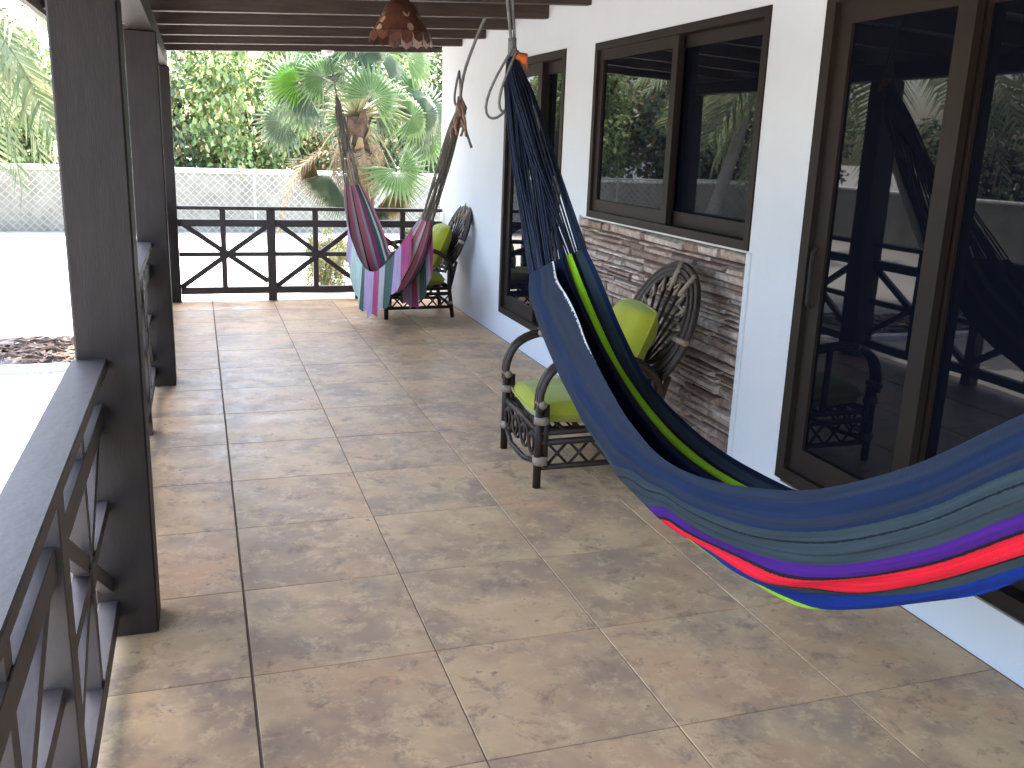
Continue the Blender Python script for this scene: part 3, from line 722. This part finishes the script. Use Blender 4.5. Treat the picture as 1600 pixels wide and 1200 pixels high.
for i, (x, y, k, rx, rz, cz) in enumerate([(-11.4, 1.5, 1, 2.1, 1.5, 1.7), (-11.6, 5.2, 0, 2.1, 1.6, 1.75), (-11.6, 9, 1, 2.2, 1.7, 1.8), (-11.8, 12.8, 2, 2.1, 1.5, 1.7), (-11.4, 16.4, 1, 2.2, 1.6, 1.8), (-9.4, 22, 1, 2.1, 2.0, 2.3)]):
    tree((x, y, GZ), k, rx, rz, cz, 2+i*1.7, MIR[i])
# white house beyond, mirrored in the window
nh = empty('neighbour_house', (-9, 30, GZ), 0, 'white neighbouring house mirrored in the window pane', 'house')
MB().box(-5, 3.2, 0, 6, 0, 4.6).build('wall', 'housewhite', nh); MB().box(-5.4, 3.6, -.4, 6.4, 4.601, 4.9).build('roof', 'rooftile', nh)

# palms
def frond_mesh(L, droop, n, leaf, m, seed, w0=.022):
    rnd = random.Random(seed); mb = MB(); path = []
    for i in range(17):
        q = i/16; path.append(Vector((L*(q-.18*droop*q*q), .04*math.sin(q*3+seed), L*(.42*q-droop*.85*q*q))))
    mb.tube(path, [w0*(1-.85*i/16) for i in range(17)], 5, False)
    for i in range(n):
        q = .14+.85*i/(n-1); t = q*16; k = min(int(t), 15); p = path[k].lerp(path[k+1], t-k); d = (path[k+1]-path[k]).normalized(); side = d.cross(Vector((0, 0, 1))).normalized(); u_ = side.cross(d)
        ll = leaf*(.45+.75*math.sin(math.pi*min(1, q*.8+.12)))*rnd.uniform(.85, 1.1)
        for s in (1, -1):
            dr = (d*.55+side*s*.85+u_*rnd.uniform(.0, .25)).normalized(); a = p; b_ = p+dr*ll*.5; c = p+dr*ll*.9+Vector((0, 0, -ll*rnd.uniform(.22, .42))); wv = d*.016*(leaf/.5)
            v = len(mb.v); mb.v += [tuple(a-wv), tuple(a+wv), tuple(b_+wv*1.1), tuple(b_-wv*1.1), tuple(c)]; mb.f += [(v, v+1, v+2, v+3), (v+3, v+2, v+4)]
    return mb.mesh('frond', m, False)
FR = [frond_mesh(2.5, .55, 46, .62, 'frond', 1), frond_mesh(2.6, .95, 48, .62, 'frond', 2), frond_mesh(2.3, 1.25, 44, .60, 'frond', 3), frond_mesh(2.2, 1.3, 40, .5, 'deadfrond', 4)]
def coconut(loc, base_to, h, angs, label, sc=1):
    t = empty('coconut_palm', loc, 0, label, 'palm', 'coconut palms in the garden'); dx, dy = base_to
    pts = spline([(0, 0, -.05), (dx*.35, dy*.35, h*.3), (dx*.75, dy*.75, h*.68), (dx, dy, h)], 18)
    MB().tube(pts, [.16-.07*i/18+(.006 if i % 2 else 0) for i in range(19)], 10).build('trunk', 'palebark', t, True)
    for i, (az, k, tilt) in enumerate(angs): put('frond', FR[k], t, (dx, dy, h-.02), (0, R(tilt), R(az)), (sc, sc, sc))
coconut((-4.3, 9.6, GZ), (1.35, .6, ), 3.3, [(a, [0, 1, 2, 1][i % 4], random.uniform(-12, 8)) for i, a in enumerate(range(-20, 340, 26))] + [(18, 2, 8), (-6, 2, 14), (32, 1, 14), (-24, 1, 10), (5, 1, 2), (50, 2, 10)], 'coconut palm whose fronds hang in from the left picture edge')
coconut((-4.6, 17.0, GZ), (-1.1, .3), 3.6, [(a, [1, 0, 2][i % 3], random.uniform(-14, 8)) for i, a in enumerate(range(0, 360, 30))], 'leaning coconut palm in front of the far wall, mirrored in the window')

def fan_mesh(rad, nseg, spread, m, seed, droop=.25):
    rnd = random.Random(seed); mb = MB()
    for i in range(nseg):
        a0 = -spread/2+spread*i/nseg; a1 = a0+spread/nseg; am = (a0+a1)/2; r1 = rad*rnd.uniform(.46, .56); r2 = rad*rnd.uniform(.92, 1.06)
        P = lambda r_, a, z: (r_*math.cos(a), r_*math.sin(a), z-droop*r_*r_/rad)
        v = len(mb.v); mb.v += [P(.02, am, 0), P(r1, a0, -.012), P(r1*.98, am, .025), P(r1, a1, -.012), P(r2, am, -.02*rnd.random()-droop*.1)]
        mb.f += [(v, v+1, v+2), (v, v+2, v+3), (v+1, v+4, v+2), (v+2, v+4, v+3)]
    me = mb.mesh('fan_leaf', m, False); return me
fp = empty('fan_palm', (2.2, 13.0, GZ), 0, 'shaggy fan palm with brown trunk growing just beyond the far railing', 'palm')
tp = spline([(0, 0, -.05), (-.03, 0, .8), (-.09, 0, 1.5), (-.13, 0, 2.25)], 20)
MB().tube(tp, [.135+.016*math.sin(i*2.1)+(.02 if i > 13 else 0) for i in range(21)], 12).build('trunk', 'bark', fp, True)
for i in range(46):                                   # old leaf bases on the trunk
    z = .15+i*.046; a = i*2.4; c = Vector((-.02-.05*z, 0, z)); o_ = Vector((math.cos(a), math.sin(a), 0)); sd_ = Vector((-math.sin(a), math.cos(a), 0))
    mb = MB(); mb.v = [tuple(c+o_*.14-sd_*.07), tuple(c+o_*.14+sd_*.07), tuple(c+o_*.21+sd_*.03+Vector((0, 0, .16))), tuple(c+o_*.22-sd_*.03+Vector((0, 0, .17))), tuple(c+o_*.19+Vector((0, 0, .04)))]
    mb.f = [(0, 1, 4), (1, 2, 4), (2, 3, 4), (3, 0, 4)]; mb.build('leaf_base', 'bark' if i % 3 else 'deadfrond', fp)
def fan(tip, rad, m, aim, roll_=0, seed=0, spread=4.4, base=None, droop=.25, pr=.013):
    # tip: hub of the blade (world); aim: direction the blade normal points
    hub = Vector(tip)-Vector((2.2, 13.0, GZ)); base = Vector(base) if base else Vector((-.12, 0, 2.25))
    n_ = Vector(aim).normalized(); d = hub-base; d = (d-n_*d.dot(n_)).normalized(); y = n_.cross(d)
    o = put('fan_leaf', fan_mesh(rad, 26, spread, m, seed, droop), fp)
    o.matrix_local = Matrix(((d.x, y.x, n_.x, hub.x), (d.y, y.y, n_.y, hub.y), (d.z, y.z, n_.z, hub.z), (0, 0, 0, 1)))
    mid = base.lerp(hub, .55)+Vector((0, 0, .10*d.length)); pts = spline([base, mid, hub], 8)
    mb = MB(); mb.tube([Vector(p) for p in pts], [pr*1.6-pr*.9*i/8 for i in range(9)], 5, False); mb.build('petiole', 'petiole', fp, True)
fan((1.30, 12.8, 2.32), .42, 'fan_bright', (.1, -1, .55), seed=1)
fan((2.55, 12.6, 1.28), .55, 'fan_pale', (.15, -1, .35), seed=2, droop=.15)
fan((1.15, 13.2, 1.85), .50, 'fan_grey', (-.2, -1, .5), seed=3)
fan((3.05, 13.1, 2.1), .55, 'fan_grey', (.3, -1, .4), seed=4)
fan((3.1, 13.3, 1.75), .6, 'fan_pale', (.2, -1, .2), seed=5)
fan((1.75, 13.2, 2.75), .6, 'fan_pale', (-.2, -1, .3), seed=6)
fan((2.35, 13.2, 2.95), .65, 'fan_bright', (.1, -1, .2), seed=7)
fan((2.75, 13.0, 2.75), .6, 'fan_pale', (.3, -1, .3), seed=8)
fan((1.5, 13.5, 2.55), .55, 'fan_grey', (-.3, -1, .6), seed=9)
fan((2.0, 12.6, 2.85), .5, 'fan_pale', (0, -.6, .8), seed=10)
rp_ = random.Random(12)
for i in range(16):
    a = R(-170+i*21.5); el = rp_.uniform(-.1, .95); d_ = Vector((math.cos(a)*math.cos(el), math.sin(a)*.7*math.cos(el), math.sin(el)))
    h_ = Vector((2.08, 13.0, 1.95))+d_*rp_.uniform(.75, 1.05)
    fan(h_, rp_.uniform(.42, .60), ['fan_pale', 'fan_grey', 'fan_pale', 'fan_grey'][i % 4], (d_.x*.5, -1, .35+rp_.uniform(-.2, .3)), seed=40+i, droop=rp_.uniform(.25, .5))
for i, (x, y, z, r_) in enumerate([(1.65, 12.75, 1.2, .55), (1.5, 13.0, 1.35, .5), (1.85, 12.7, 1.0, .5), (2.45, 12.7, .95, .5), (2.6, 13.0, 1.1, .55), (1.75, 13.2, 1.1, .5), (2.2, 12.65, .8, .45)]):
    fan((x, y, z), r_, 'fan_dry' if i % 2 else 'fan_grey', ((x-2.2)*1.0, -1, .15), seed=20+i, spread=2.0, droop=.1)
for i in range(7):
    a = R(150+i*42); put('frond', FR[3], fp, (-.10+.1*math.cos(a), .1*math.sin(a), 2.0-.05*(i % 4)), (0, R(38+9*(i % 3)), a), (.36+.06*(i % 3),)*3)
dead = put('frond', FR[3], fp, (-.3, -.2, 1.75), (0, R(8), R(188)), (.62, .62, .62))
# small plants against the railing foot
def bush(loc, r_, h, k, label):
    t = empty('low_shrub', loc, 0, label, 'shrub', 'low shrubs at the palm foot')
    put('foliage', crowns[k], t, (0, 0, h*.5), None, (r_, r_*.8, h*.55)); MB().tube([(0, 0, -.03), (.01, 0, h*.5)], [.03, .015], 6).build('stem', 'bark', t)
bush((1.55, 12.3, GZ), .30, .8, 2, 'small yellow-green shrub left of the fan palm trunk, behind the railing')
bush((2.75, 12.4, GZ), .40, .8, 1, 'small dark shrub right of the fan palm trunk, behind the railing')
# dry leaf litter along the bed
mb = MB(); rnd = random.Random(3)
for i in range(900):
    x = rnd.uniform(-4.5, -1.05); y = rnd.uniform(8.55, 9.5); z = GZ+rnd.uniform(.005, .05); a = rnd.uniform(0, 6.28); l = rnd.uniform(.06, .17); w = l*.22; ca, sa = math.cos(a), math.sin(a); k = len(mb.v); h = rnd.uniform(.0, .05)
    for (u, v_, zz) in ((-l, 0, rnd.uniform(0, .03)), (0, w, h), (l, 0, rnd.uniform(0, .03)), (0, -w, h)): mb.v.append((x+ca*u-sa*v_, y+sa*u+ca*v_, z+zz))
    mb.f += [(k, k+1, k+2), (k, k+2, k+3)]
tag(mb.build('leaf_litter', 'litter'), 'strip of dry brown fallen leaves on the pale ground', 'leaves', kind='stuff')
tag(MB().box(-9.3, -.95, 8.30, 8.42, GZ-.02, GZ+.05, .01).build('kerb', 'coping'), 'pale low kerb in front of the leaf litter', kind='structure')
